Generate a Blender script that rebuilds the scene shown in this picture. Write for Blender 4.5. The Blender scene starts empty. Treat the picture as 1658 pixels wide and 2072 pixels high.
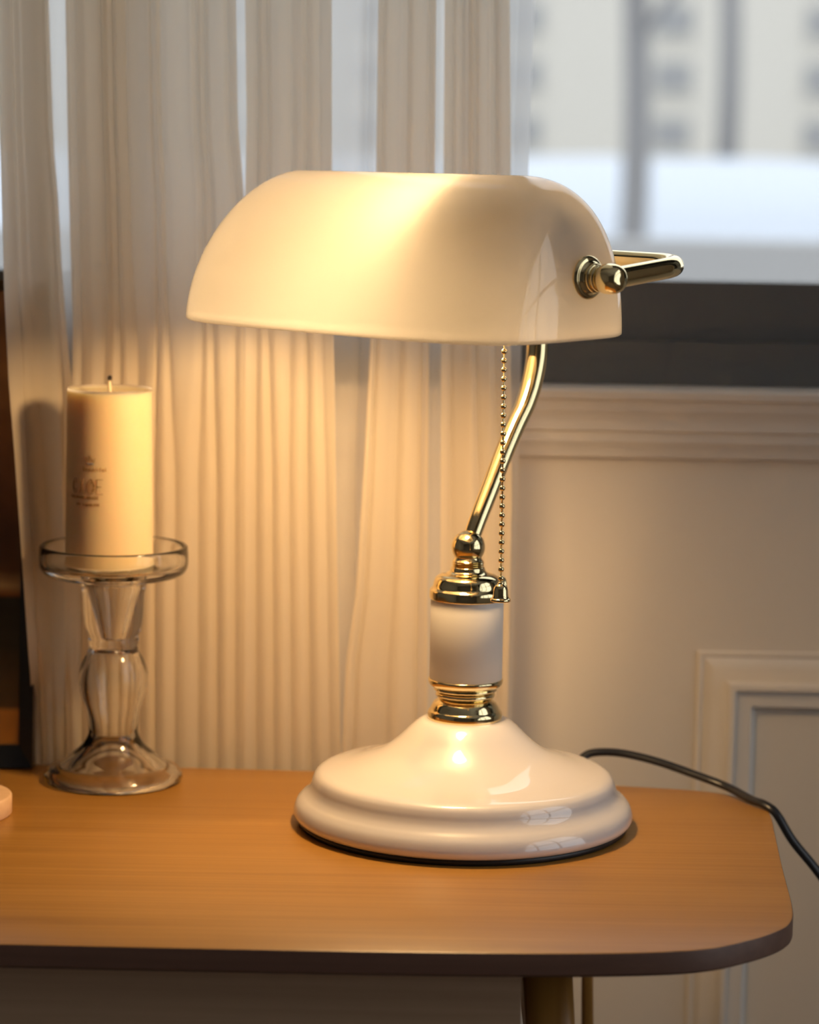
import bpy, bmesh, math, random
from mathutils import Vector, Matrix
random.seed(7)
C = bpy.context.scene.collection
PI = math.pi
CAM = Vector((0, -1.37, .35))

# ------------------------------------------------------------------ helpers
def link(name, verts, faces, mat, parent=None, smooth=True, loc=None):
    me = bpy.data.meshes.new(name)
    me.from_pydata([tuple(v) for v in verts], [], faces)
    me.update()
    bm = bmesh.new(); bm.from_mesh(me)
    bmesh.ops.remove_doubles(bm, verts=bm.verts, dist=1e-6)
    bmesh.ops.recalc_face_normals(bm, faces=bm.faces)
    bm.to_mesh(me); bm.free()
    for p in me.polygons: p.use_smooth = smooth
    me.materials.append(mat)
    o = bpy.data.objects.new(name, me); C.objects.link(o)
    if parent: o.parent = parent
    if loc: o.location = loc
    return o

class G:
    """collects shapes for one mesh"""
    def __init__(s): s.v = []; s.f = []
    def add(s, v, f):
        k = len(s.v); s.v += [tuple(q) for q in v]; s.f += [tuple(i + k for i in q) for q in f]; return s
    def box(s, x0, x1, y0, y1, z0, z1):
        v = [(x, y, z) for x in (x0, x1) for y in (y0, y1) for z in (z0, z1)]
        return s.add(v, [(0, 1, 3, 2), (4, 6, 7, 5), (0, 4, 5, 1), (2, 3, 7, 6), (0, 2, 6, 4), (1, 5, 7, 3)])
    def lathe(s, prof, n=64, o=(0, 0, 0), ax=None, closed=False):
        """prof: (r, h) about axis ax (default z) from o; ends with r==0 are capped by merging"""
        az = Vector(ax).normalized() if ax else Vector((0, 0, 1))
        a1 = az.orthogonal().normalized() if ax else Vector((1, 0, 0)); a2 = az.cross(a1)
        o = Vector(o); v = []; f = []; m = len(prof)
        for r, h in prof:
            for k in range(n):
                t = 2 * PI * k / n
                v.append(o + az * h + (a1 * math.cos(t) + a2 * math.sin(t)) * max(r, 0))
        for i in range(m - 1 + (1 if closed else 0)):
            j = (i + 1) % m
            for k in range(n):
                k2 = (k + 1) % n
                f.append((i * n + k, i * n + k2, j * n + k2, j * n + k))
        return s.add(v, f)
    def tube(s, pts, rad, n=16, flat=1.0, cap=True, up=None):
        pts = [Vector(p) for p in pts]; m = len(pts)
        if not hasattr(rad, '__len__'): rad = [rad] * m
        v = []; f = []; nrm = None
        for i, p in enumerate(pts):
            t = (pts[min(i + 1, m - 1)] - pts[max(i - 1, 0)]).normalized()
            if nrm is None:
                nrm = (Vector(up) if up else t.orthogonal())
            nrm = (nrm - t * nrm.dot(t)).normalized(); b = t.cross(nrm)
            for k in range(n):
                a = 2 * PI * k / n
                v.append(p + (nrm * math.cos(a) * flat + b * math.sin(a)) * rad[i])
        for i in range(m - 1):
            for k in range(n):
                k2 = (k + 1) % n
                f.append((i * n + k, i * n + k2, (i + 1) * n + k2, (i + 1) * n + k))
        if cap:
            f.append(tuple(range(n))[::-1]); f.append(tuple((m - 1) * n + k for k in range(n)))
        return s.add(v, f)
    def ball(s, c, r, n=16, m=10, sc=(1, 1, 1)):
        v = []; f = []; c = Vector(c)
        for i in range(m + 1):
            p = PI * i / m
            for k in range(n):
                t = 2 * PI * k / n
                v.append((c.x + r * math.sin(p) * math.cos(t) * sc[0], c.y + r * math.sin(p) * math.sin(t) * sc[1], c.z + r * math.cos(p) * sc[2]))
        for i in range(m):
            for k in range(n):
                k2 = (k + 1) % n
                f.append((i * n + k, i * n + k2, (i + 1) * n + k2, (i + 1) * n + k))
        return s.add(v, f)
    def done(s, name, mat, parent=None, smooth=True, loc=None):
        o = link(name, s.v, s.f, mat, parent, smooth, loc)
        return o

def smooth_pts(p, per=12):
    """Catmull-Rom through the points"""
    P = [Vector(q) for q in p]; P = [P[0] * 2 - P[1]] + P + [P[-1] * 2 - P[-2]]
    out = []
    for i in range(1, len(P) - 2):
        for k in range(per):
            t = k / per
            a, b, c, d = P[i - 1:i + 3]
            out.append(.5 * ((2 * b) + (c - a) * t + (2 * a - 5 * b + 4 * c - d) * t * t + (3 * b - a - 3 * c + d) * t ** 3))
    out.append(P[-2]); return out

def sprof(p, per=6):
    return [(max(q.x, 0), q.y) for q in smooth_pts([(a, b, 0) for a, b in p], per)]

def auto(o, ang=35):
    bm = bmesh.new(); bm.from_mesh(o.data)
    for e in bm.edges:
        if len(e.link_faces) == 2 and e.calc_face_angle(0) > math.radians(ang): e.smooth = False
    bm.to_mesh(o.data); bm.free(); return o

def tag(o, label=None, cat=None, group=None, kind=None):
    if label: o['label'] = label
    if cat: o['category'] = cat
    if group: o['group'] = group
    if kind: o['kind'] = kind
    return o
def empty(name, loc, label, cat, group=None, kind=None):
    o = bpy.data.objects.new(name, None); C.objects.link(o); o.location = loc
    o.empty_display_size = .05
    return tag(o, label, cat, group, kind)

# ------------------------------------------------------------------ materials
def nt(name):
    m = bpy.data.materials.new(name); m.use_nodes = True
    n = m.node_tree; n.nodes.clear()
    out = n.nodes.new('ShaderNodeOutputMaterial'); return m, n, out
def pbr(name, col, rough=.5, metal=0, coat=0, coatr=.05, spec=.5, bump=0, bscale=200, **kw):
    m, n, out = nt(name)
    b = n.nodes.new('ShaderNodeBsdfPrincipled'); n.links.new(b.outputs[0], out.inputs[0])
    b.inputs['Base Color'].default_value = (*col, 1); b.inputs['Roughness'].default_value = rough
    b.inputs['Metallic'].default_value = metal; b.inputs['Coat Weight'].default_value = coat
    b.inputs['Coat Roughness'].default_value = coatr; b.inputs['Specular IOR Level'].default_value = spec
    for k, v in kw.items(): b.inputs[k.replace('_', ' ')].default_value = v
    if bump:
        tx = n.nodes.new('ShaderNodeTexNoise'); tx.inputs['Scale'].default_value = bscale
        tc = n.nodes.new('ShaderNodeTexCoord'); n.links.new(tc.outputs['Object'], tx.inputs[0])
        bp = n.nodes.new('ShaderNodeBump'); bp.inputs['Strength'].default_value = bump; bp.inputs['Distance'].default_value = .001
        n.links.new(tx.outputs[0], bp.inputs['Height']); n.links.new(bp.outputs[0], b.inputs['Normal'])
    m['bsdf'] = b.name
    return m

def wood(name, c1, c2, c3, rough=.38, axis=0):
    m, n, out = nt(name)
    b = n.nodes.new('ShaderNodeBsdfPrincipled'); n.links.new(b.outputs[0], out.inputs[0])
    tc = n.nodes.new('ShaderNodeTexCoord')
    def noise(scale, det=4):
        mp = n.nodes.new('ShaderNodeMapping'); mp.inputs['Scale'].default_value = scale
        n.links.new(tc.outputs['Object'], mp.inputs[0])
        t = n.nodes.new('ShaderNodeTexNoise'); t.inputs['Scale'].default_value = 1; t.inputs['Detail'].default_value = det
        n.links.new(mp.outputs[0], t.inputs[0]); return t
    s1 = [260, 260, 260]; s1[axis] = 5
    s2 = [60, 60, 60]; s2[axis] = 3
    a = noise(s1); c = noise(s2); d = noise((9, 14, 14), 2)
    r = n.nodes.new('ShaderNodeValToRGB'); r.color_ramp.elements[0].color = (*c1, 1); r.color_ramp.elements[1].color = (*c3, 1)
    r.color_ramp.elements[0].position = .3; r.color_ramp.elements[1].position = .7
    e = r.color_ramp.elements.new(.5); e.color = (*c2, 1)
    mx = n.nodes.new('ShaderNodeMath'); mx.operation = 'MULTIPLY_ADD'; mx.inputs[1].default_value = .45
    m2 = n.nodes.new('ShaderNodeMath'); m2.operation = 'MULTIPLY'; m2.inputs[1].default_value = .35
    n.links.new(c.outputs[0], m2.inputs[0])
    m3 = n.nodes.new('ShaderNodeMath'); m3.operation = 'MULTIPLY_ADD'; m3.inputs[1].default_value = .2
    n.links.new(d.outputs[0], m3.inputs[0]); n.links.new(m2.outputs[0], m3.inputs[2])
    n.links.new(a.outputs[0], mx.inputs[0]); n.links.new(m3.outputs[0], mx.inputs[2])
    n.links.new(mx.outputs[0], r.inputs[0]); n.links.new(r.outputs[0], b.inputs['Base Color'])
    b.inputs['Roughness'].default_value = rough
    bp = n.nodes.new('ShaderNodeBump'); bp.inputs['Strength'].default_value = .12; bp.inputs['Distance'].default_value = .0006
    n.links.new(a.outputs[0], bp.inputs['Height']); n.links.new(bp.outputs[0], b.inputs['Normal'])
    return m

def cloth(name, dcol, tcol, wd, wt, wx):
    """diffuse + translucent + see-through share of a woven cloth"""
    m, n, out = nt(name)
    d = n.nodes.new('ShaderNodeBsdfDiffuse'); t = n.nodes.new('ShaderNodeBsdfTranslucent'); x = n.nodes.new('ShaderNodeBsdfTransparent')
    d.inputs[0].default_value = (*dcol, 1); t.inputs[0].default_value = (*tcol, 1)
    a = n.nodes.new('ShaderNodeMixShader'); a.inputs[0].default_value = wt / (wd + wt)
    n.links.new(d.outputs[0], a.inputs[1]); n.links.new(t.outputs[0], a.inputs[2])
    b = n.nodes.new('ShaderNodeMixShader'); b.inputs[0].default_value = wx
    n.links.new(a.outputs[0], b.inputs[1]); n.links.new(x.outputs[0], b.inputs[2])
    n.links.new(b.outputs[0], out.inputs[0]); return m

def opal(name, dcol, tcol, wt):
    m, n, out = nt(name)
    d = n.nodes.new('ShaderNodeBsdfDiffuse'); t = n.nodes.new('ShaderNodeBsdfTranslucent'); g = n.nodes.new('ShaderNodeBsdfGlossy')
    d.inputs[0].default_value = (*dcol, 1); t.inputs[0].default_value = (*tcol, 1); g.inputs['Roughness'].default_value = .04
    a = n.nodes.new('ShaderNodeMixShader'); a.inputs[0].default_value = wt
    n.links.new(d.outputs[0], a.inputs[1]); n.links.new(t.outputs[0], a.inputs[2])
    fr = n.nodes.new('ShaderNodeFresnel'); fr.inputs[0].default_value = 1.62
    b = n.nodes.new('ShaderNodeMixShader'); n.links.new(fr.outputs[0], b.inputs[0])
    n.links.new(a.outputs[0], b.inputs[1]); n.links.new(g.outputs[0], b.inputs[2])
    n.links.new(b.outputs[0], out.inputs[0]); return m

def pane(name):
    m, n, out = nt(name)
    t = n.nodes.new('ShaderNodeBsdfTransparent'); g = n.nodes.new('ShaderNodeBsdfGlossy'); g.inputs['Roughness'].default_value = .01
    t.inputs[0].default_value = (.97, .98, .98, 1)
    fr = n.nodes.new('ShaderNodeFresnel'); fr.inputs[0].default_value = 1.3
    b = n.nodes.new('ShaderNodeMixShader'); n.links.new(fr.outputs[0], b.inputs[0])
    n.links.new(t.outputs[0], b.inputs[1]); n.links.new(g.outputs[0], b.inputs[2])
    n.links.new(b.outputs[0], out.inputs[0]); return m

def glow(name, col, s):
    m, n, out = nt(name); e = n.nodes.new('ShaderNodeEmission'); e.inputs[0].default_value = (*col, 1); e.inputs[1].default_value = s
    n.links.new(e.outputs[0], out.inputs[0]); return m

M = {}
M['brass'] = pbr('polished_brass', (.93, .76, .42), .07, 1)
M['enamel'] = pbr('white_enamel', (.80, .745, .72), .35, 0, 1, .01)
M['enamel'].node_tree.nodes[M['enamel']['bsdf']].inputs['Coat IOR'].default_value = 1.7
M['sleeve'] = pbr('white_satin_enamel', (.76, .72, .67), .5, 0, .1, .3)
M['opal'] = opal('opal_glass', (.985, .955, .925), (.995, .975, .945), .83)
M['bulb'] = glow('lit_bulb', (1, .65, .305), 150)
M['housing'] = pbr('bulb_housing', (.85, .83, .8), .4)
M['black'] = pbr('black_rubber', (.012, .012, .014), .4)
M['cord'] = pbr('black_cord', (.012, .013, .018), .32)
M['wood'] = wood('bamboo_wood', (.30, .130, .020), (.37, .172, .030), (.44, .215, .046))
M['woodleg'] = wood('bamboo_wood_leg', (.30, .130, .020), (.37, .172, .030), (.44, .215, .046), axis=2)
M['woodedge'] = wood('shaded_wood_edge', (.115, .055, .036), (.145, .07, .045), (.18, .09, .058), .5)  # same desk wood, dim light on its sides put into the colour
M['apronwood'] = wood('brown_apron_wood', (.48, .32, .20), (.56, .38, .24), (.64, .44, .28), .6)
M['palewood'] = wood('pale_wood', (.68, .40, .20), (.74, .46, .24), (.80, .52, .30), .5)
M['glass'] = pbr('clear_glass', (.99, .98, .95), .0, Transmission_Weight=1.0, IOR=1.47)
M['wax'] = pbr('ivory_wax', (.70, .53, .30), .5, Subsurface_Weight=.75, Subsurface_Scale=.022)
M['wax'].node_tree.nodes[M['wax']['bsdf']].inputs['Subsurface Radius'].default_value = (1, .75, .5)
M['wick'] = pbr('wick', (.75, .62, .42), .9)
M['burnt'] = pbr('burnt_wick', (.02, .012, .01), .9)
M['ink'] = pbr('brown_ink', (.24, .12, .04), .6)
M['inkblue'] = pbr('blue_ink', (.16, .18, .22), .6)
M['frame'] = pbr('charcoal_window_frame', (.12, .122, .122), .45)
M['wall'] = pbr('cream_paint', (.76, .695, .61), .6, bump=.1, bscale=300)
M['trim'] = pbr('cream_trim_paint', (.77, .72, .66), .5)
M['ceil'] = pbr('ceiling_paint', (.85, .84, .82), .8)
M['floor'] = wood('floor_boards', (.30, .20, .13), (.36, .25, .17), (.42, .30, .20), .4)
M['curtain'] = cloth('curtain_cloth', (.78, .665, .50), (.99, .90, .77), .42, .58, .04)
M['sheer'] = cloth('sheer_cloth', (.92, .91, .90), (.96, .96, .96), .15, .85, .22)
M['pane'] = pane('window_glass')
M['pframe'] = pbr('black_frame', (.012, .012, .013), .3)

# ------------------------------------------------------------------ desk
LX, LY = .031, -.003
desk = empty('desk', (-.3, 0, -.75), 'honey-brown wooden desk with rounded corners carrying the lamp and candle', 'desk')
DI = desk.matrix_world.inverted()
def loc_v(vs, o=(-.3, 0, -.75)): return [(x - o[0], y - o[1], z - o[2]) for x, y, z in vs]
outline = [(-.70, -.215), (-.60, -.229), (-.45, -.2315), (-.30, -.2312), (-.18, -.2312), (-.10, -.2322), (-.02, -.2328), (.05, -.2316), (.10, -.228),
           (.135, -.2205), (.158, -.205), (.174, -.188), (.1815, -.172), (.1855, -.145), (.190, -.08), (.1955, -.01), (.1982, .025), (.1975, .045), (.190, .062), (.175, .0765),
           (.150, .084), (.12, .089), (.05, .100), (-.05, .1115), (-.2, .116), (-.35, .1165), (-.5, .115), (-.65, .108), (-.73, .09), (-.765, .05), (-.77, -.05), (-.765, -.15), (-.745, -.195)]
oc = smooth_pts([(x, y, 0) for x, y in outline + outline[:1]], 5)[:-1]
def inset(pts, d):
    n = len(pts); out = []
    for i, p in enumerate(pts):
        t = (pts[(i + 1) % n] - pts[i - 1]).normalized(); out.append(p + Vector((-t.y, t.x, 0)) * d)
    return out
layers = [(.0016, 0), (.0004, -.0005), (0, -.0014), (0, -.0100), (.0012, -.0112), (.0075, -.0135)]
g = G(); n = len(oc); v = []; f = []
for d, z in layers: v += [(p.x, p.y, z) for p in inset(oc, d)]
for i in range(len(layers) - 1):
    for k in range(n): f.append((i * n + k, i * n + (k + 1) % n, (i + 1) * n + (k + 1) % n, (i + 1) * n + k))
f.append(tuple(range(n))); f.append(tuple((len(layers) - 1) * n + k for k in range(n))[::-1])
g.add(loc_v(v), f)
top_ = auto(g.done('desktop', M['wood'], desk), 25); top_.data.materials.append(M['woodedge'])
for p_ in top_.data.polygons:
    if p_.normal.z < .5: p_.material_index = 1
def lbox(a): g = G(); g.box(*a); g.v = loc_v(g.v); return g
lbox((-.66, .055, -.195, -.177, -.085, -.0135)).done('apron', M['apronwood'], desk, False)
lbox((-.66, .085, .052, .07, -.085, -.0135)).done('apron', M['apronwood'], desk, False)
lbox((.062, .078, -.17, .05, -.085, -.0135)).done('apron', M['apronwood'], desk, False)
def leg(x, y, dx, dy, r0=.0115, r1=.0085):
    pts = [(x + dx * t, y + dy * t, -.0135 - (.75 - .0135) * t) for t in (0, .1, .3, .6, 1)]
    v = []; f = []; nn = 20
    for i, (p, t) in enumerate(zip(pts, (0, .1, .3, .6, 1))):
        r = r0 + (r1 - r0) * t
        for k in range(nn):
            a = 2 * PI * k / nn; c_, s_ = math.cos(a), math.sin(a); q = (abs(c_) ** 4 + abs(s_) ** 4) ** -.25
            v.append((p[0] + r * c_ * q, p[1] + r * s_ * q, p[2]))
    for i in range(4):
        for k in range(nn): f.append((i * nn + k, i * nn + (k + 1) % nn, (i + 1) * nn + (k + 1) % nn, (i + 1) * nn + k))
    f.append(tuple(range(nn))[::-1]); f.append(tuple(4 * nn + k for k in range(nn)))
    link('leg', loc_v(v), f, M['woodleg'], desk)
leg(.0668, -.184, .055, -.015); leg(.1005, .05, .022, .01, .0026, .0075)
leg(-.66, -.184, -.06, -.015); leg(-.66, .06, -.06, .02)

# ------------------------------------------------------------------ lamp
lamp = empty('desk_lamp', (LX, LY, 0), 'lit brass lamp with white trough shade standing on the desk', 'lamp')
yaw = math.radians(44.94)
U = Vector((-math.cos(yaw), math.sin(yaw), 0)); V = Vector((math.sin(yaw), math.cos(yaw), 0)); Z = Vector((0, 0, 1))
def P(u, v, z): return U * u + V * v + Z * z          # lamp local coordinates
base = sprof([(.0862, .0030), (.0884, .0042), (.0895, .0066), (.0890, .0095), (.0878, .0121), (.0858, .0143), (.0835, .0163), (.0817, .0184), (.0805, .0209), (.0796, .0238), (.0782, .0264), (.0755, .0283),
              (.0700, .0298), (.0620, .0318), (.0540, .0345), (.0460, .0378), (.0400, .0415), (.0340, .0465), (.0290, .0515), (.0250, .0550), (.0222, .0565), (.0185, .0570)], 5)
base += [(.004, .057), (0, .057), (0, .050), (.016, .050), (.080, .012), (.083, .0032), (.0860, .0032)]
G().lathe(base, 128).done('lamp_base', M['enamel'], lamp)
pad = G().lathe([(0, 0), (.0855, 0), (.0868, .001), (.0868, .0028), (.0858, .0036), (0, .0036)], 96).done('base_pad', M['black'], lamp)
pad['label'] = 'black rubber pad under the base'
low = sprof([(.0178, .0560), (.0192, .0566), (.0196, .0580), (.0196, .0600), (.0191, .0612), (.0185, .0618), (.0178, .0632), (.0165, .0655), (.0145, .0672), (.0133, .0680)], 4) + \
      sprof([(.0133, .0680), (.0150, .0686), (.0157, .0697), (.0152, .0708), (.0143, .0712)], 4) + \
      sprof([(.0143, .0712), (.0160, .0718), (.0168, .0727), (.0164, .0736)], 4) + \
      sprof([(.0164, .0736), (.0178, .0742), (.0190, .0752), (.0196, .0766), (.0197, .0778), (.0193, .0784)], 4) + [(0, .0784), (0, .0560), (.0178, .0560)]
auto(G().lathe(low, 96).done('lower_collar', M['brass'], lamp), 60)
G().lathe([(0, .0780), (.0186, .0780), (.0191, .0786), (.0191, .1205), (.0188, .1210), (0, .1210)], 96).done('column_sleeve', M['sleeve'], lamp)
up = sprof([(.0190, .1204), (.0196, .1207), (.0198, .1215), (.0198, .1245), (.0195, .1255), (.0190, .1260)], 4) + \
     sprof([(.0190, .1260), (.0181, .1272), (.0176, .1295), (.0165, .1318), (.0140, .1334), (.0110, .1342)], 5) + \
     sprof([(.0110, .1342), (.0096, .1350), (.0090, .1362), (.0088, .1372)], 3)
for k in range(3):
    z = .1374 + k * .0011; up += [(.0086, z), (.0082, z + .0003), (.0078, z + .0006), (.0083, z + .0009)]
up += [(.0076, .1412), (.0070, .1425), (0, .1425), (0, .1204), (.0190, .1204)]
auto(G().lathe(up, 96).done('upper_collar', M['brass'], lamp), 60)
G().ball((0, 0, .1478), .0088, 48, 24).done('ball_joint', M['brass'], lamp)
st = [P(0, .001, .150), P(0, .0063, .1605), P(0, .0155, .1770), P(0, .0260, .1960), P(0, .0345, .2100), P(0, .0415, .2205), P(0, .0468, .2330), P(0, .0498, .2480), P(0, .0485, .2630), P(0, .0420, .2770), P(0, .0300, .2885), P(0, .0175, .2960), P(0, .012, .2990)]
st = smooth_pts(st, 8)
G().tube(st, [.0045 + .0014 * min(1, i / 60) for i in range(len(st))], 32).done('stem', M['brass'], lamp)
# yoke: from the near knob back, along the shade, to the far knob
uk, zk, vk = .1275, .2938, -.0405
def arc_corner(a, b, c, r, m=10):
    a, b, c = Vector(a), Vector(b), Vector(c); d1 = (a - b).normalized(); d2 = (c - b).normalized()
    p1, p2 = b + d1 * r, b + d2 * r
    return [(1 - t) ** 2 * p1 + 2 * t * (1 - t) * b + t * t * p2 for t in [i / m for i in range(m + 1)]]
cu = .0066
yc, yz = .0150, .2985
A1 = P(cu - .1340, vk, zk); B1 = P(cu - .1340, yc, yz + .001); B2 = P(cu + .1340, yc, yz + .003); A2 = P(cu + .1340, vk, zk)
yk = [A1] + arc_corner(A1, B1, B2, .017) + arc_corner(B1, B2, A2, .017) + [A2]
yk2 = []
for a, b in zip(yk[:-1], yk[1:]):
    k = max(1, int((b - a).length / .006)); yk2 += [a + (b - a) * (i / k) for i in range(k)]
yk2.append(A2)
G().tube(yk2, .0051, 32).done('yoke', M['brass'], lamp)
for sgn in (-1, 1):
    o = P(cu + sgn * .1188, vk, zk); ax = U * sgn
    kp = [(0, 0), (.0118, 0)] + sprof([(.0118, 0), (.0125, .0008), (.0124, .0020), (.0113, .0030)], 3) + sprof([(.0113, .0030), (.0098, .0034), (.0088, .0044), (.0075, .0052)], 3) + \
         sprof([(.0075, .0052), (.0082, .0060), (.0084, .0068), (.0080, .0076), (.0068, .0080)], 3) + sprof([(.0068, .0080), (.0076, .0088), (.0078, .0096), (.0074, .0104), (.0062, .0108)], 3) + \
         sprof([(.0062, .0108), (.0078, .0120), (.0086, .0145), (.0086, .0180), (.0078, .0215), (.0060, .0238), (.003, .0246), (0, .0247)], 5)
    kp = [(r_ * .84, h_ * .90) for r_, h_ in kp]
    auto(G().lathe(kp, 48, o, ax).done('shade_knob', M['brass'], lamp), 60)
# shade (open trough of opal glass, solid wall)
SH = dict(cv=-.04234, A=.12166, At=.07542, Wf=.06503, Wb=.04606, z0=.26513, H=.07594, qf=1.567, qb=2.907, qe=2.254, n=4.57, tau=.02217)
def shade_ring(w, th, off):
    """w: 1 at the rim .. 0 at the ridge"""
    s_ = (1 - w ** SH['qf']) ** (1 / SH['qf'])
    gg = lambda q: max(0, 1 - s_ ** q) ** (1 / q)
    A_ = (SH['At'] - off + (SH['A'] - SH['At']) * gg(SH['qe'])); out = []
    for t in th:
        c_, s2 = math.cos(t), math.sin(t); q = (abs(c_) ** SH['n'] + abs(s2) ** SH['n']) ** (-1 / SH['n']); c_ *= q; s2 *= q
        ul = A_ * c_; vl = (SH['Wf'] - off) * gg(SH['qf']) * s2 if s2 < 0 else (SH['Wb'] - off) * gg(SH['qb']) * s2
        zl = s_ * (SH['H'] - off); ca, sa = math.cos(SH['tau']), math.sin(SH['tau'])
        out.append(P(cu + ul, SH['cv'] + vl * ca - zl * sa, SH['z0'] + vl * sa + zl * ca))
    return out
nth = 192; th = [2 * PI * (k + .5) / nth for k in range(nth)]
ws = [math.cos(PI / 2 * i / 40) for i in range(40)] + [.02, .008, 0]
ws[0] = .99999
rows = []
TH = .0034
for w in reversed(ws): rows.append(shade_ring(w, th, 0))
rim_o, rim_i = shade_ring(ws[0], th, 0), shade_ring(ws[0], th, TH)
for a in (.25, .5, .75):
    rows.append([o.lerp(i, a) - Z * (.0012 * math.sin(PI * a)) for o, i in zip(rim_o, rim_i)])
for w in ws: rows.append(shade_ring(w, th, TH))
v = [p for r in rows for p in r]; f = []
for i in range(len(rows) - 1):
    for k in range(nth): f.append((i * nth + k, i * nth + (k + 1) % nth, (i + 1) * nth + (k + 1) % nth, (i + 1) * nth + k))
shade = link('lamp_shade', v, f, M['opal'], lamp)
shade['label'] = 'glossy white opal glass shade'
# socket and bulb, lying along the trough
so = P(-.0935, -.046, .3055)
sock = sprof([(0, 0), (.010, .0005), (.0150, .004), (.0168, .010), (.0168, .024), (.0155, .0265)], 4) + [(0, .0265)]
auto(G().lathe(sock, 48, so, U).done('socket', M['brass'], lamp), 60)
hb = G().lathe(sprof([(0, .026), (.0140, .026), (.0155, .030), (.0195, .040), (.0232, .052), (.0240, .057)], 4) + [(0, .057)], 48, so, U).done('bulb', M['housing'], lamp)
G().lathe(sprof([(.0238, .0572), (.0258, .065), (.0264, .074), (.0250, .085), (.0190, .0955), (.0100, .1010), (0, .1025)], 6) + [(0, .0572), (.0238, .0572)], 48, so, U).done('bulb_dome', M['bulb'], hb)
# pull chain
cx, cv_ = -.0648, -.0450
pc = G(); ztop, zbot = .2960, .1440; nb = 35
top, bot = P(-.0640, -.045, ztop), P(-.0656, -.045, zbot)
for i in range(nb):
    c_ = top.lerp(bot, i / (nb - 1)); pc.ball(c_, .00148, 16, 10)
pc.tube([top, bot], .00042, 8)
ch = pc.done('pull_chain', M['brass'], lamp)
bb = P(-.0656, -.045, .1335)
bell = sprof([(.0001, .0088), (.0014, .0086), (.0016, .0078), (.0028, .0068), (.0036, .0050), (.0038, .0025), (.0043, .0008), (.0050, .0003), (.0050, -.0008), (.0040, -.0012)], 4) + [(0, -.0012)]
auto(G().lathe(bell, 32, bb).done('chain_bell', M['brass'], ch), 60)
# little switch boss on the collar behind the bell
G().lathe([(0, 0)] + sprof([(.0040, 0), (.0044, .001), (.0044, .006), (.0038, .0075), (.002, .0079)], 3) + [(0, .0079)], 24, (.0125, .004, .1270), (1, .25, .1)).done('collar_screw', M['brass'], lamp)
# cord, flat twin flex
wc = [(.055, .062, .0045), (.060, .074, .0070), (.0650, .0860, .0110), (.0700, .0915, .0165), (.0770, .0930, .0185), (.0910, .0930, .0182), (.1100, .0885, .0150), (.1290, .0820, .0100), (.1475, .0720, .0052),
      (.1590, .0520, .0030), (.1650, .0420, .0028), (.1710, .0360, -.0010), (.1800, .0330, -.0150), (.1950, .0320, -.0330), (.2150, .036, -.062), (.235, .045, -.12), (.25, .06, -.25), (.255, .08, -.50), (.26, .095, -.71), (.275, .105, -.744), (.33, .11, -.7455), (.42, .12, -.7455)]
cg = G(); cp = smooth_pts(wc, 8)
cg.tube(cp, .0027, 16, .75, up=(0, 0.3, 1)); cg.done('power_cord', M['cord'], lamp)['label'] = 'flat black power cord'

# ------------------------------------------------------------------ candle holder and candle
HX, HY = -.1635, .0808
holder = [(0, .0800), (.0020, .0795), (.0032, .0810), (.0046, .0840), (.0075, .0960), (.0098, .1075), (.0112, .1180), (.0120, .1205), (.0150, .1212), (.0340, .1212), (.0368, .1220), (.0378, .1240), (.0382, .1310),
          (.0392, .1330), (.0404, .1328), (.0410, .1315), (.0413, .1240), (.0405, .1200), (.0380, .1172), (.0320, .1155), (.0240, .1150), (.0205, .1140), (.0190, .1120), (.0178, .1085), (.0172, .1040), (.0168, .0960), (.0160, .0890), (.0153, .0860),
          (.0146, .0840), (.0138, .0820), (.0142, .0800), (.0137, .0770), (.0138, .0745), (.0146, .0725), (.0168, .0685), (.0186, .0635), (.0193, .0585), (.0189, .0530), (.0176, .0475), (.0158, .0425), (.0147, .0380), (.0141, .0330), (.0138, .0285),
          (.0142, .0262), (.0152, .0240), (.0176, .0205), (.0215, .0165), (.0260, .0130), (.0290, .0105), (.0310, .0090), (.0345, .0078), (.0372, .0062), (.0387, .0040), (.0384, .0015), (.0370, 0),
          (.0330, 0), (.0290, .0035), (.0230, .0075), (.0165, .0125), (.0120, .0190), (.0104, .0245), (.0100, .0270), (.0102, .0300), (.0118, .0400), (.0140, .0500), (.0147, .0575), (.0140, .0650), (.0118, .0710), (.0080, .0748), (0, .0760)]
hs = sprof(holder, 4)
ho = G().lathe(hs, 96).done('candle_holder', M['glass'], None, True, (HX, HY, 0))
tag(ho, 'clear glass pedestal holder with wide dish carrying the candle', 'candle holder')
cax, cay, cz = HX - .0025, HY, .1214
candle = empty('pillar_candle', (cax, cay, cz), 'ivory pillar candle with printed lettering on the glass pedestal', 'candle')
G().lathe(sprof([(0, 0), (.0230, 0), (.0242, .0010), (.0243, .003)], 4) + sprof([(.0243, .003), (.0240, .03), (.0235, .065), (.0232, .0960), (.0229, .0975), (.0220, .0979), (.0205, .0968), (.0120, .0952), (.003, .0950), (0, .0950)], 8), 96).done('candle_body', M['wax'], candle)
wk = G().tube(smooth_pts([(0, 0, .0945), (.0001, 0, .098), (-.0002, 0, .101), (0, 0, .1035)], 4), .00095, 12).done('wick', M['wick'], candle)
G().tube(smooth_pts([(0, 0, .1030), (.0002, 0, .1045), (.0003, 0, .1058)], 4), [.0010, .0012, .0013, .0013, .0013, .0013, .0012, .0009, .0004], 12).done('burnt_tip', M['burnt'], wk)
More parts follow.
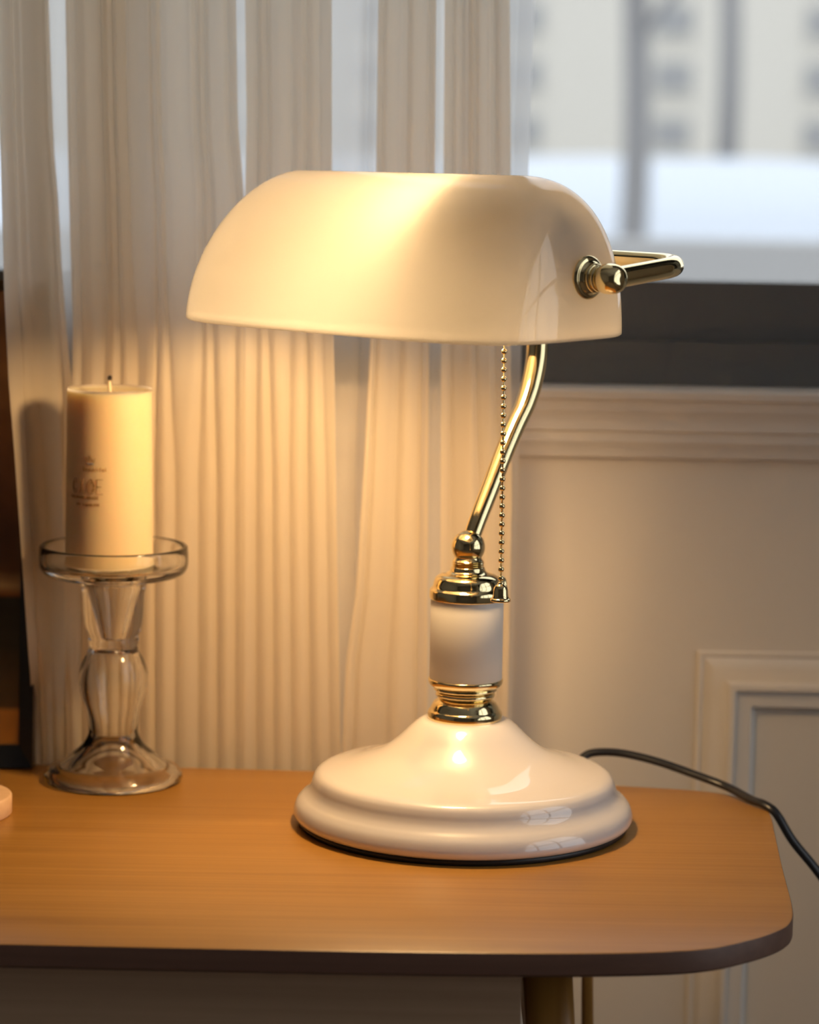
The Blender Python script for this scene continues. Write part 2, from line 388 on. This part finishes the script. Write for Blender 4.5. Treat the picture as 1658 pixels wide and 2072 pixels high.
# print on the wax
def on_candle(x, z, lift=.00012):
    """x metres along the surface from the middle facing the camera"""
    zz = z - cz + .0042; r = .0243 - (.0243 - .0232) * min(1, max(0, zz / .097)) + lift
    a = x / r; dirx = Vector((cax - CAM.x, cay - CAM.y)).normalized(); b = math.atan2(-dirx.y, -dirx.x) + a
    return (r * math.cos(b), r * math.sin(b), zz)
def strokes(name, lines, w, mat):
    g = G()
    for ln in lines:
        pts = [on_candle(x, z) for x, z in ln]; g.tube(pts, w, 6)
    return g.done(name, mat, candle)
def text_lines(s, x0, z0, h, dx):
    """simple stroke lettering"""
    F = {'B': [[(0, 0), (0, 1), (.6, .95), (.65, .7), (.5, .52), (0, .5)], [(.5, .52), (.75, .3), (.6, .03), (0, 0)]], 'e': [[(0, .35), (.6, .35), (.5, .6), (.2, .62), (0, .4), (.1, .05), (.5, .02)]],
         'a': [[(.6, .6), (.2, .62), (0, .3), (.2, 0), (.6, .1), (.6, .6), (.65, 0)]], 'u': [[(0, .6), (.05, .1), (.3, 0), (.6, .15), (.6, .6), (.62, 0)]], 't': [[(.3, .95), (.3, .1), (.55, 0)], [(0, .62), (.6, .62)]],
         'i': [[(.2, .6), (.2, 0)], [(.2, .8), (.2, .88)]], 'f': [[(.6, .95), (.3, .9), (.25, 0)], [(0, .6), (.5, .6)]], 'l': [[(.2, 1), (.2, 0)]],
         'O': [[(.5 + .45 * math.cos(t), .5 + .5 * math.sin(t)) for t in [2 * PI * k / 14 for k in range(15)]]],
         'C': [[(.5 + .45 * math.cos(t), .5 + .5 * math.sin(t)) for t in [.25 * PI + 1.5 * PI * k / 12 for k in range(13)]]],
         'E': [[(.8, 1), (0, 1), (0, 0), (.8, 0)], [(0, .5), (.6, .5)]], 'S': [[(.7, .9), (.3, 1), (.05, .75), (.6, .35), (.5, .03), (0, .08)]],
         'N': [[(0, 0), (0, 1), (.7, 0), (.7, 1)]], 'D': [[(0, 0), (0, 1), (.5, .9), (.7, .5), (.5, .1), (0, 0)]], 'L': [[(0, 1), (0, 0), (.6, 0)]], 'A': [[(0, 0), (.35, 1), (.7, 0)], [(.15, .4), (.55, .4)]],
         'M': [[(0, 0), (.1, 1), (.4, .3), (.7, 1), (.8, 0)]], 'R': [[(0, 0), (0, 1), (.6, .9), (.5, .5), (0, .5), (.7, 0)]], 'X': [[(0, 0), (.7, 1)], [(0, 1), (.7, 0)]], 'Y': [[(0, 1), (.35, .5), (.7, 1)], [(.35, .5), (.35, 0)]]}
    out = []
    for i, ch_ in enumerate(s):
        for ln in F.get(ch_, []): out.append([(x0 + (i * dx + q[0] * dx * .8), z0 + q[1] * h) for q in ln])
    return out
zc = .178
strokes('print', text_lines('Beautiful', -.0150, .1725, .0022, .0016), .00013, M['ink'])
big = text_lines('CXOE', -.0232, .1600, .0080, .0054)
big += [[(.84 * (x + .0205) - .0205 , .164 + (z - .164) * .62) for x, z in ln] for ln in text_lines('C', -.0232, .1600, .0080, .0054)]
big += [[(x0 + .0027 + .0013 * math.cos(t), .1640 + .0024 * math.sin(t)) for t in [2 * PI * k / 12 for k in range(13)]] for x0 in (-.0232 + .0108 - .0002,)]
strokes('print', big, .00018, M['ink'])
strokes('print', text_lines('CALMADELNDASE', -.0243, .1573, .0013, .00145), .00018, M['ink'])
strokes('print', text_lines('SERIESMANLESE', -.0200, .1535, .0011, .00115), .00018, M['ink'])
crown = [[(-.0108 + a * .0060, .1765 + b * .004) for a, b in [(-.5, .9), (-.32, .05), (.32, .05), (.5, .8), (.2, .4), (0, 1.2), (-.2, .4), (-.5, .9)]]]
strokes('print', crown, .00012, M['ink'])
strokes('print', [[(-.0128 + .0004 * k, .1764 + .0003 * math.sin(k * .35 * PI)) for k in range(11)]], .00035, M['inkblue'])

# ------------------------------------------------------------------ small wooden disc, far left
dg = G().lathe([(0, 0), (.0330, 0), (.0338, .0008), (.0338, .0096), (.0334, .0103), (.0325, .0106), (0, .0106)], 72)
o = auto(dg.done('wooden_disc', M['palewood'], None, True, (-.2420, -.0010, 0)), 60)
tag(o, 'small pale round wooden disc lying at the left end of the desk', 'coaster')

# ------------------------------------------------------------------ framed picture at the left
pf = empty('framed_picture', (-.335, .100, 0), 'dark framed picture with brown print standing behind the glass pedestal', 'picture frame')
PW0, PW1, PHt = -.129, .1235, .2760          # x range local, height
lean = math.radians(5)
def pv(vs): return [(x, y * math.cos(lean) + z * math.sin(lean), z * math.cos(lean) - y * math.sin(lean) + .0012) for x, y, z in vs]
def mould(name, quad_o, quad_i):
    # mitred frame bar from outer edge points to inner edge points; bevelled front
    (a, b), (c, d) = quad_o, quad_i
    v = [(a[0], 0, a[1]), (b[0], 0, b[1]), (d[0], .004, d[1]), (c[0], .004, c[1]), (a[0], .013, a[1]), (b[0], .013, b[1]), (d[0], .013, d[1]), (c[0], .013, c[1])]
    link(name, pv(v), [(0, 1, 2, 3), (4, 7, 6, 5), (0, 4, 5, 1), (3, 2, 6, 7), (0, 3, 7, 4), (1, 5, 6, 2)], M['pframe'], pf, False)
ox0, ox1, oz0, oz1 = PW0, PW1, 0, PHt; bw = .0085
ix0, ix1, iz0, iz1 = ox0 + bw, ox1 - bw, .0125, oz1 - .006
mould('frame_bar', ((ox0, oz0), (ox1, oz0)), ((ix0, iz0), (ix1, iz0)))
mould('frame_bar', ((ox1, oz0), (ox1, oz1)), ((ix1, iz0), (ix1, iz1)))
mould('frame_bar', ((ox1, oz1), (ox0, oz1)), ((ix1, iz1), (ix0, iz1)))
mould('frame_bar', ((ox0, oz1), (ox0, oz0)), ((ix0, iz1), (ix0, iz0)))
m, n, out = nt('print_with_reflection')
b = n.nodes.new('ShaderNodeBsdfPrincipled'); n.links.new(b.outputs[0], out.inputs[0]); b.inputs['Roughness'].default_value = .35
tc = n.nodes.new('ShaderNodeTexCoord'); sp = n.nodes.new('ShaderNodeSeparateXYZ'); n.links.new(tc.outputs['Object'], sp.inputs[0])
r = n.nodes.new('ShaderNodeValToRGB'); mr = n.nodes.new('ShaderNodeMapRange'); mr.inputs['From Max'].default_value = .28
n.links.new(sp.outputs[2], mr.inputs[0]); n.links.new(mr.outputs[0], r.inputs[0])
els = [(0, (0.480, 0.192, 0.032)), (.115, (0.480, 0.192, 0.032)), (.125, (0.096, 0.056, 0.019)), (.20, (0.080, 0.056, 0.024)), (.25, (0.040, 0.038, 0.024)), (.345, (0.040, 0.037, 0.022)), (.352, (0.256, 0.112, 0.032)), (.37, (0.512, 0.352, 0.160)), (.40, (0.160, 0.080, 0.032)), (.47, (0.112, 0.056, 0.029)), (.60, (0.208, 0.096, 0.040)), (.80, (0.224, 0.104, 0.040)), (1, (0.256, 0.120, 0.048))]  # orange foot is a painted reflection of the desk, brown above is print
r.color_ramp.elements[0].position = 0; r.color_ramp.elements[0].color = (*els[0][1], 1); r.color_ramp.elements[1].position = 1; r.color_ramp.elements[1].color = (*els[-1][1], 1)
for p_, c_ in els[1:-1]: e = r.color_ramp.elements.new(p_); e.color = (*c_, 1)
nz = n.nodes.new('ShaderNodeTexNoise'); nz.inputs['Scale'].default_value = 45; n.links.new(tc.outputs['Object'], nz.inputs[0])
mxc = n.nodes.new('ShaderNodeMix'); mxc.data_type = 'RGBA'; mxc.blend_type = 'OVERLAY'; mxc.inputs[0].default_value = .5
n.links.new(r.outputs[0], mxc.inputs[6]); n.links.new(nz.outputs[0], mxc.inputs[7]); n.links.new(mxc.outputs[2], b.inputs['Base Color'])
g = G().box(ix0, ix1, .0055, .0115, iz0, iz1); g.v = pv(g.v); g.done('print_sheet', m, pf, False)

# ------------------------------------------------------------------ curtains
def interp(tab, z):
    tab = sorted(tab)
    if z <= tab[0][0]: return tab[0][1]
    for (a, x), (b_, y) in zip(tab, tab[1:]):
        if z <= b_:
            t = (z - a) / (b_ - a); return x + (y - x) * t
    (a, x), (b_, y) = tab[-3], tab[-1]
    s_ = max(-.02, min(.02, (y - x) / (b_ - a))); return tab[-1][1] + s_ * (z - tab[-1][0])
c1L = [(.431, -.2346), (.363, -.2334), (.272, -.2312), (.222, -.2288), (.182, -.2256), (.111, -.2207), (.054, -.2168), (-.002, -.2146)]
c1R = [(.432, -.2062), (.364, -.2043), (.323, -.2007), (.281, -.1985), (.239, -.1952), (.214, -.1926), (-.001, -.1920)]
c2L = [(.432, -.1966), (.35, -.1952), (.295, -.1938), (.253, -.1924), (.234, -.1924), (.214, -.1930), (-.001, -.1929)]
c2R = [(.434, -.1016), (.366, -.0999), (.324, -.0960), (.001, -.0925)]
c3L = [(.434, -.0965), (.366, -.0950), (.324, -.0955), (.001, -.0930)]
c3R = [(.435, -.0482), (.342, -.0469), (.242, -.0445), (.186, -.0429), (.1, -.0403), (.002, -.0372)]
c4L = [(.435, -.0223), (.342, -.022), (.245, -.0238), (.178, -.0262), (.1, -.0300), (.06, -.0350), (.002, -.0368)]
c4R = [(.436, .0099), (.343, .0108), (.243, .0093), (.158, .0103), (.014, .0126)]
c5L = [(.436, .0146), (.343, .0158), (.243, .0163), (.158, .0176), (.014, .0197)]
c5R = [(.436, .0509), (.344, .0535), (.244, .0557), (.159, .0582), (.015, .0586)]
ZB, ZT = -.742, 1.60
zs = [ZB + (0 - .02 - ZB) * i / 8 for i in range(8)] + [-.02 + .50 * i / 64 for i in range(65)] + [.48 + (ZT - .48) * (i + 1) / 10 for i in range(10)]
curt = empty('curtain', (-.09, .13, ZB), 'pleated cream curtain hanging behind the lamp and candle', 'curtain')
def panel(L_, R_, folds, seed, y0=.133, amp=.0047, hem=False, name='pleat_panel', mat=None, parent=None, fine=.00025, orig=(-.09, .13, ZB)):
    rg = random.Random(seed); nc = folds * 18; v = []; f = []
    wob = [(rg.uniform(.5, 2.5), rg.uniform(0, 6.28), rg.uniform(.04, .10)) for _ in range(3)]
    ph = [rg.uniform(0, 6.28) for _ in range(4)]
    for z in zs:
        xl, xr = interp(L_, z), interp(R_, z)
        for k in range(nc + 1):
            t = k / nc
            tt = t * folds + sum(w[2] * math.sin(2 * PI * t * w[0] + w[1] + z * 1.2) for w in wob) * min(1, t * 6, (1 - t) * 6)
            tt += min(1, max(0, (z - .17) / .12)) * (.30 * math.sin(2 * PI * t * wob[0][0] * 1.7 + wob[1][1]) + .22 * math.sin(2 * PI * t * folds * .37 + wob[2][1])) * min(1, t * 5, (1 - t) * 5)
            c_ = abs(math.cos(PI * tt)); local = .85 + .15 * math.sin(2.1 * tt + ph[0])
            x = xl + (xr - xl) * t
            y = y0 - amp * local * (c_ ** .8) + .25 * amp * math.sin(2 * PI * t * 2 + ph[1])
            y += fine * math.sin(tt * 14 + ph[2] + 3 * z) * min(1, max(0, (z - .15) / .15))
            if hem:
                e = max(0, 1 - (x - xl) / .030); e = e * e * (3 - 2 * e); up_ = min(1, max(0, (z - .012) / .07)); up_ = up_ * up_ * (3 - 2 * up_)
                y -= .047 * e * up_
                if z < 0: y += 0
                x *= 1 - .047 * e * up_ / 1.5
            v.append((x - orig[0], y - orig[1], z - orig[2]))
    m_ = nc + 1
    for i in range(len(zs) - 1):
        for k in range(nc): f.append((i * m_ + k, i * m_ + k + 1, (i + 1) * m_ + k + 1, (i + 1) * m_ + k))
    return link(name, v, f, mat or M['curtain'], parent or curt)
panel(c1L, c1R, 3, 1, y0=.134, hem=True); panel(c2L, c2R, 9, 2); panel(c3L, c3R, 5, 3); panel(c4L, c4R, 3, 4); panel(c5L, c5R, 3, 5)
panel([(.43, -.192), (.2, -.190), (0, -.190)], [(.43, -.154), (.2, -.1505), (0, -.1485)], 4, 11, y0=.151, amp=.003)  # this and the next: hidden second layers added to darken the backlit cloth
panel([(.43, -.236), (.25, -.2285), (.2, -.224), (0, -.211)], [(.43, -.2085), (.2, -.200), (0, -.197)], 3, 12, y0=.151, amp=.003)
sheer = empty('sheer_curtain', (-.09, .165, ZB), 'thin white sheer curtain showing between the pleats of the cream curtain', 'curtain')
shL = [(.5, -.222), (.2, -.215), (-.01, -.205)]
shR = [(.438, .0659), (.344, .0648), (.242, .0631), (.155, .0628), (.008, .0627)]
panel(shL, shR, 16, 9, y0=.165, amp=.006, name='sheer_panel', mat=M['sheer'], parent=sheer, fine=0, orig=(-.09, .165, ZB))

# ------------------------------------------------------------------ room
WY = .21; X0, X1, Y0, ZF, ZC = -2.2, 1.7, -3.2, -.75, 1.85
WX0, WX1, WZ0, WZ1 = -1.5, 1.4, .216, 1.62
WT = .16
def struct(name, g, mat, label=None): 
    o = g.done(name, mat, None, False); o['kind'] = 'structure'
    if label: o['label'] = label
    return o
g = G(); g.box(X0, X1, WY, WY + WT, ZF, WZ0 - .005); g.box(X0, X1, WY, WY + WT, WZ1, ZC); g.box(X0, WX0, WY, WY + WT, WZ0 - .005, WZ1); g.box(WX1, X1, WY, WY + WT, WZ0 - .005, WZ1)
struct('wall_back', g, M['wall'])
struct('wall_left', G().box(X0 - .15, X0, Y0, WY + WT, ZF, ZC), pbr('clay_paint', (.40, .35, .30), .7))
struct('wall_front', G().box(X0, X1, Y0 - .15, Y0, ZF, ZC), pbr('taupe_paint', (.16, .14, .12), .7))
RY0, RY1, RZ0, RZ1 = -2.2, -.1, -.15, 1.72
g = G(); g.box(X1, X1 + .15, Y0, WY + WT, ZF, RZ0); g.box(X1, X1 + .15, Y0, WY + WT, RZ1, ZC); g.box(X1, X1 + .15, Y0, RY0, RZ0, RZ1); g.box(X1, X1 + .15, RY1, WY + WT, RZ0, RZ1)
struct('wall_right', g, M['wall'])
struct('floor', G().box(X0 - .15, X1 + .15, Y0 - .15, WY + WT, ZF - .08, ZF), M['floor'])
struct('ceiling', G().box(X0 - .15, X1 + .15, Y0 - .15, WY + WT, ZC, ZC + .1), M['ceil'])
struct('baseboard_back', G().box(X0, X1, WY - .014, WY, ZF, ZF + .1), M['trim'])
# back window: charcoal frame with two-step bottom rail
g = G(); g.box(WX0, WX1, WY - .004, WY + .06, .2165, .2425); g.box(WX0, WX1, WY + .006, WY + .055, .2425, .2775)
g.box(WX0, WX1, WY, WY + .06, WZ1 - .06, WZ1); g.box(WX0, WX0 + .06, WY, WY + .06, .2775, WZ1 - .06); g.box(WX1 - .06, WX1, WY, WY + .06, .2775, WZ1 - .06)
g.box(.80, .86, WY + .004, WY + .057, .2775, WZ1 - .06)
w1 = struct('window_1', g, M['frame'])
for a, b_ in ((WX0 + .06, .80), (.86, WX1 - .06)):
    G().box(a, b_, WY + .028, WY + .033, .2775, WZ1 - .06).done('window_pane', M['pane'], w1, False)
g = G()
for y_ in (RY0, RY0 + (RY1 - RY0) / 3 - .02, RY0 + 2 * (RY1 - RY0) / 3 - .02, RY1 - .05): g.box(X1 + .02, X1 + .07, y_, y_ + .05, RZ0, RZ1)
for z_ in (RZ0, RZ0 + .8, RZ1 - .05): g.box(X1 + .02, X1 + .07, RY0, RY1, z_, z_ + .05)
w2 = struct('window_2', g, M['frame'])
G().box(X1 + .04, X1 + .045, RY0 + .03, RY1 - .03, RZ0 + .03, RZ1 - .03).done('window_pane', M['pane'], w2, False)
# sill moulding: extruded profile (y out from the wall, z)
def extrude_x(prof, x0, x1):
    v = [(x0, WY - y, z) for y, z in prof] + [(x1, WY - y, z) for y, z in prof]; n_ = len(prof)
    f = [(i, (i + 1) % n_, n_ + (i + 1) % n_, n_ + i) for i in range(n_)] + [tuple(range(n_)), tuple(range(n_, 2 * n_))[::-1]]
    return G().add(v, f)
sill = [(0, .2163), (.022, .2163), (.0245, .2155), (.0255, .2135), (.0245, .2095), (.020, .2080), (.019, .2020), (.0165, .1990), (.0150, .1945), (.0150, .1900), (.0120, .1885), (.0118, .1830), (.0095, .1800), (.0075, .1760), (.0070, .1735), (.0045, .1722), (0, .1712)]
o = extrude_x(sill, -1.6, 1.5).done('trim_1', M['trim'], None, True); auto(o, 30); o['kind'] = 'structure'
# raised panel moulding on the lower wall (mitred rectangle)
prof = [(0, 0), (.0008, .0014), (.0025, .0020), (.0040, .0014), (.0060, .0024), (.0110, .0044), (.0165, .0062), (.0195, .0095), (.0225, .0100), (.0238, .0070), (.0262, .0062), (.0310, .0064), (.0330, .0060), (.0345, .0020), (.0365, 0)]
px0, px1, pz0, pz1 = .1760, 1.25, -.60, .0555
v = []; f = []; n_ = len(prof)
for (sx, sz, cx_, cz_) in ((1, -1, px0, pz1), (-1, -1, px1, pz1), (-1, 1, px1, pz0), (1, 1, px0, pz0)):
    for w_, h_ in prof: v.append((cx_ + sx * w_, WY - h_, cz_ + sz * w_))
for i in range(4):
    j = (i + 1) % 4
    for k in range(n_ - 1): f.append((i * n_ + k, j * n_ + k, j * n_ + k + 1, i * n_ + k + 1))
    f.append((i * n_ + n_ - 1, j * n_ + n_ - 1, j * n_, i * n_))
o = link('trim_2', v, f, M['trim']); auto(o, 30); o['kind'] = 'structure'

# ------------------------------------------------------------------ outside
snow = pbr('snow', (.62, .665, .73), .8, bump=.3, bscale=3)
conc = pbr('grey_concrete', (.36, .355, .35), .9)
fac = pbr('beige_render', (.60, .56, .49), .9, bump=.2, bscale=2)
dark = pbr('dark_panes', (.30, .295, .29), .5)
bark = pbr('bark', (.26, .25, .245), .9, bump=.5, bscale=20)
g = G(); nx, ny = 40, 16; v = []; f = []
for i in range(nx + 1):
    for j in range(ny + 1):
        x = -14 + 34 * i / nx; y = 13.5 + 9 * j / ny; h = min(1, j / 2.5) ; h = h * h * (3 - 2 * h)
        z = -3.05 + (3.38 + .02 * math.sin(x * .9) + .015 * math.sin(x * 2.3 + y)) * h
        v.append((x, y, z))
for i in range(nx):
    for j in range(ny): f.append((i * (ny + 1) + j, (i + 1) * (ny + 1) + j, (i + 1) * (ny + 1) + j + 1, i * (ny + 1) + j + 1))
k = len(v)
o = link('snow_bank', v, f, snow); tag(o, 'long bluish white bank of snow lying outside beyond the window', 'snow', kind='stuff')
o = G().box(-150, 150, .6, 150, -3.3, -3.0).done('ground', snow, None, False); o['kind'] = 'structure'
o = G().box(-6, 9, 4.0, 4.25, -3.0, .185).done('parapet_wall', conc, None, False); tag(o, 'low grey concrete parapet wall just outside the window', 'wall', kind='structure')
bl = empty('apartment_building', (10, 140, -3), 'beige apartment building with small dark windows beyond the snow bank', 'building')
G().box(-70, 70, 0, 12, 0, 34).done('facade', fac, bl, False)
zr0 = .35 + (313 - 290) / 5360 * 141 + 3; cols = [13.5 + 7.9 * (k - 3) for k in range(9)]
for rr in range(6):
    for xc in cols:
        z_ = zr0 + 2.95 * rr
        fr = G(); fr.box(xc - .95 - 10, xc + .95 - 10, -.12, .05, z_ - .1, z_ + 1.5)
        wdw = fr.done('window', dark, bl, False)
        G().box(xc - 1.05 - 10, xc + 1.05 - 10, -.35, .02, z_ - .22, z_ - .1).done('sill', fac, wdw, False)
def tree(name, x, y, z0, r, h, label, seed):
    t = empty(name, (x, y, z0), label, 'tree', kind=None)
    rg = random.Random(seed)
    pts = smooth_pts([(0, 0, 0), (rg.uniform(-.02, .02), 0, h * .3), (.03, 0, h * .55), (-.02, 0, h * .8), (.05, 0, h)], 6)
    G().tube(pts, [r * (1 - .35 * i / (len(pts) - 1)) for i in range(len(pts))], 14).done('trunk', bark, t)
    for k in range(9):
        zb = h * rg.uniform(.62, .97); a = rg.uniform(0, 6.28); l = rg.uniform(.8, 1.8) * r * 12
        e = [Vector((0, 0, zb)), Vector((math.cos(a) * l * .5, math.sin(a) * l * .5, zb + l * .45)), Vector((math.cos(a) * l, math.sin(a) * l, zb + l * .75))]
        G().tube(smooth_pts(e, 5), [r * .35 * (1 - .08 * i) for i in range(11)], 8).done('branch', bark, t)
    return t
tree('street_tree', 1.075, 12.0, -3.0, .085, 6.2, 'thin grey tree trunk in front of the snow bank outside', 3)
tree('street_tree', 2.93, 24.0, -3.0, .125, 7.5, 'darker tree trunk rising behind the snow bank outside', 5)

# ------------------------------------------------------------------ light
w = bpy.data.worlds.new('sky'); bpy.context.scene.world = w; w.use_nodes = True
bg = w.node_tree.nodes['Background']; bg.inputs[0].default_value = (.935, .97, 1.02, 1); bg.inputs[1].default_value = 1.65
def portal(name, loc, rot, sx, sy):
    l = bpy.data.lights.new(name, 'AREA'); l.shape = 'RECTANGLE'; l.size = sx; l.size_y = sy; l.cycles.is_portal = True
    o = bpy.data.objects.new(name, l); C.objects.link(o); o.location = loc; o.rotation_euler = rot
portal('window_light', ((WX0 + WX1) / 2, WY + .12, (WZ0 + WZ1) / 2), (-PI / 2, 0, 0), WX1 - WX0, WZ1 - WZ0)
portal('window_light', (X1 + .12, (RY0 + RY1) / 2, (RZ0 + RZ1) / 2), (0, PI / 2, 0), RZ1 - RZ0, RY1 - RY0)

# ------------------------------------------------------------------ camera
cam = bpy.data.cameras.new('camera'); co = bpy.data.objects.new('camera', cam); C.objects.link(co)
Pp, Rr = math.radians(7.68), math.radians(1.0)
fw = Vector((0, math.cos(Pp), -math.sin(Pp))); r0 = Vector((1, 0, 0)); u0 = r0.cross(fw)
rt = r0 * math.cos(Rr) + u0 * math.sin(Rr); upv = -r0 * math.sin(Rr) + u0 * math.cos(Rr)
co.matrix_world = Matrix(((rt.x, upv.x, -fw.x, CAM.x), (rt.y, upv.y, -fw.y, CAM.y), (rt.z, upv.z, -fw.z, CAM.z), (0, 0, 0, 1)))
cam.sensor_fit = 'HORIZONTAL'; cam.sensor_width = 24; cam.lens = 24 * 5360 / 1658
cam.clip_start = .05; cam.clip_end = 500
cam.dof.use_dof = True; cam.dof.focus_distance = 1.31; cam.dof.aperture_fstop = 5.6
sc = bpy.context.scene; sc.camera = co
sc.view_settings.view_transform = 'Standard'; sc.view_settings.look = 'None'; sc.view_settings.gamma = 1; sc.view_settings.use_curve_mapping = False
sc.view_settings.exposure = 0
sc.cycles.max_bounces = 12; sc.cycles.transparent_max_bounces = 12; sc.cycles.transmission_bounces = 10; sc.cycles.diffuse_bounces = 6; sc.cycles.glossy_bounces = 3
sc.cycles.use_adaptive_sampling = True; sc.cycles.adaptive_threshold = .05; sc.cycles.adaptive_min_samples = 20
sc.cycles.sample_clamp_indirect = 6
sc.cycles.blur_glossy = .5
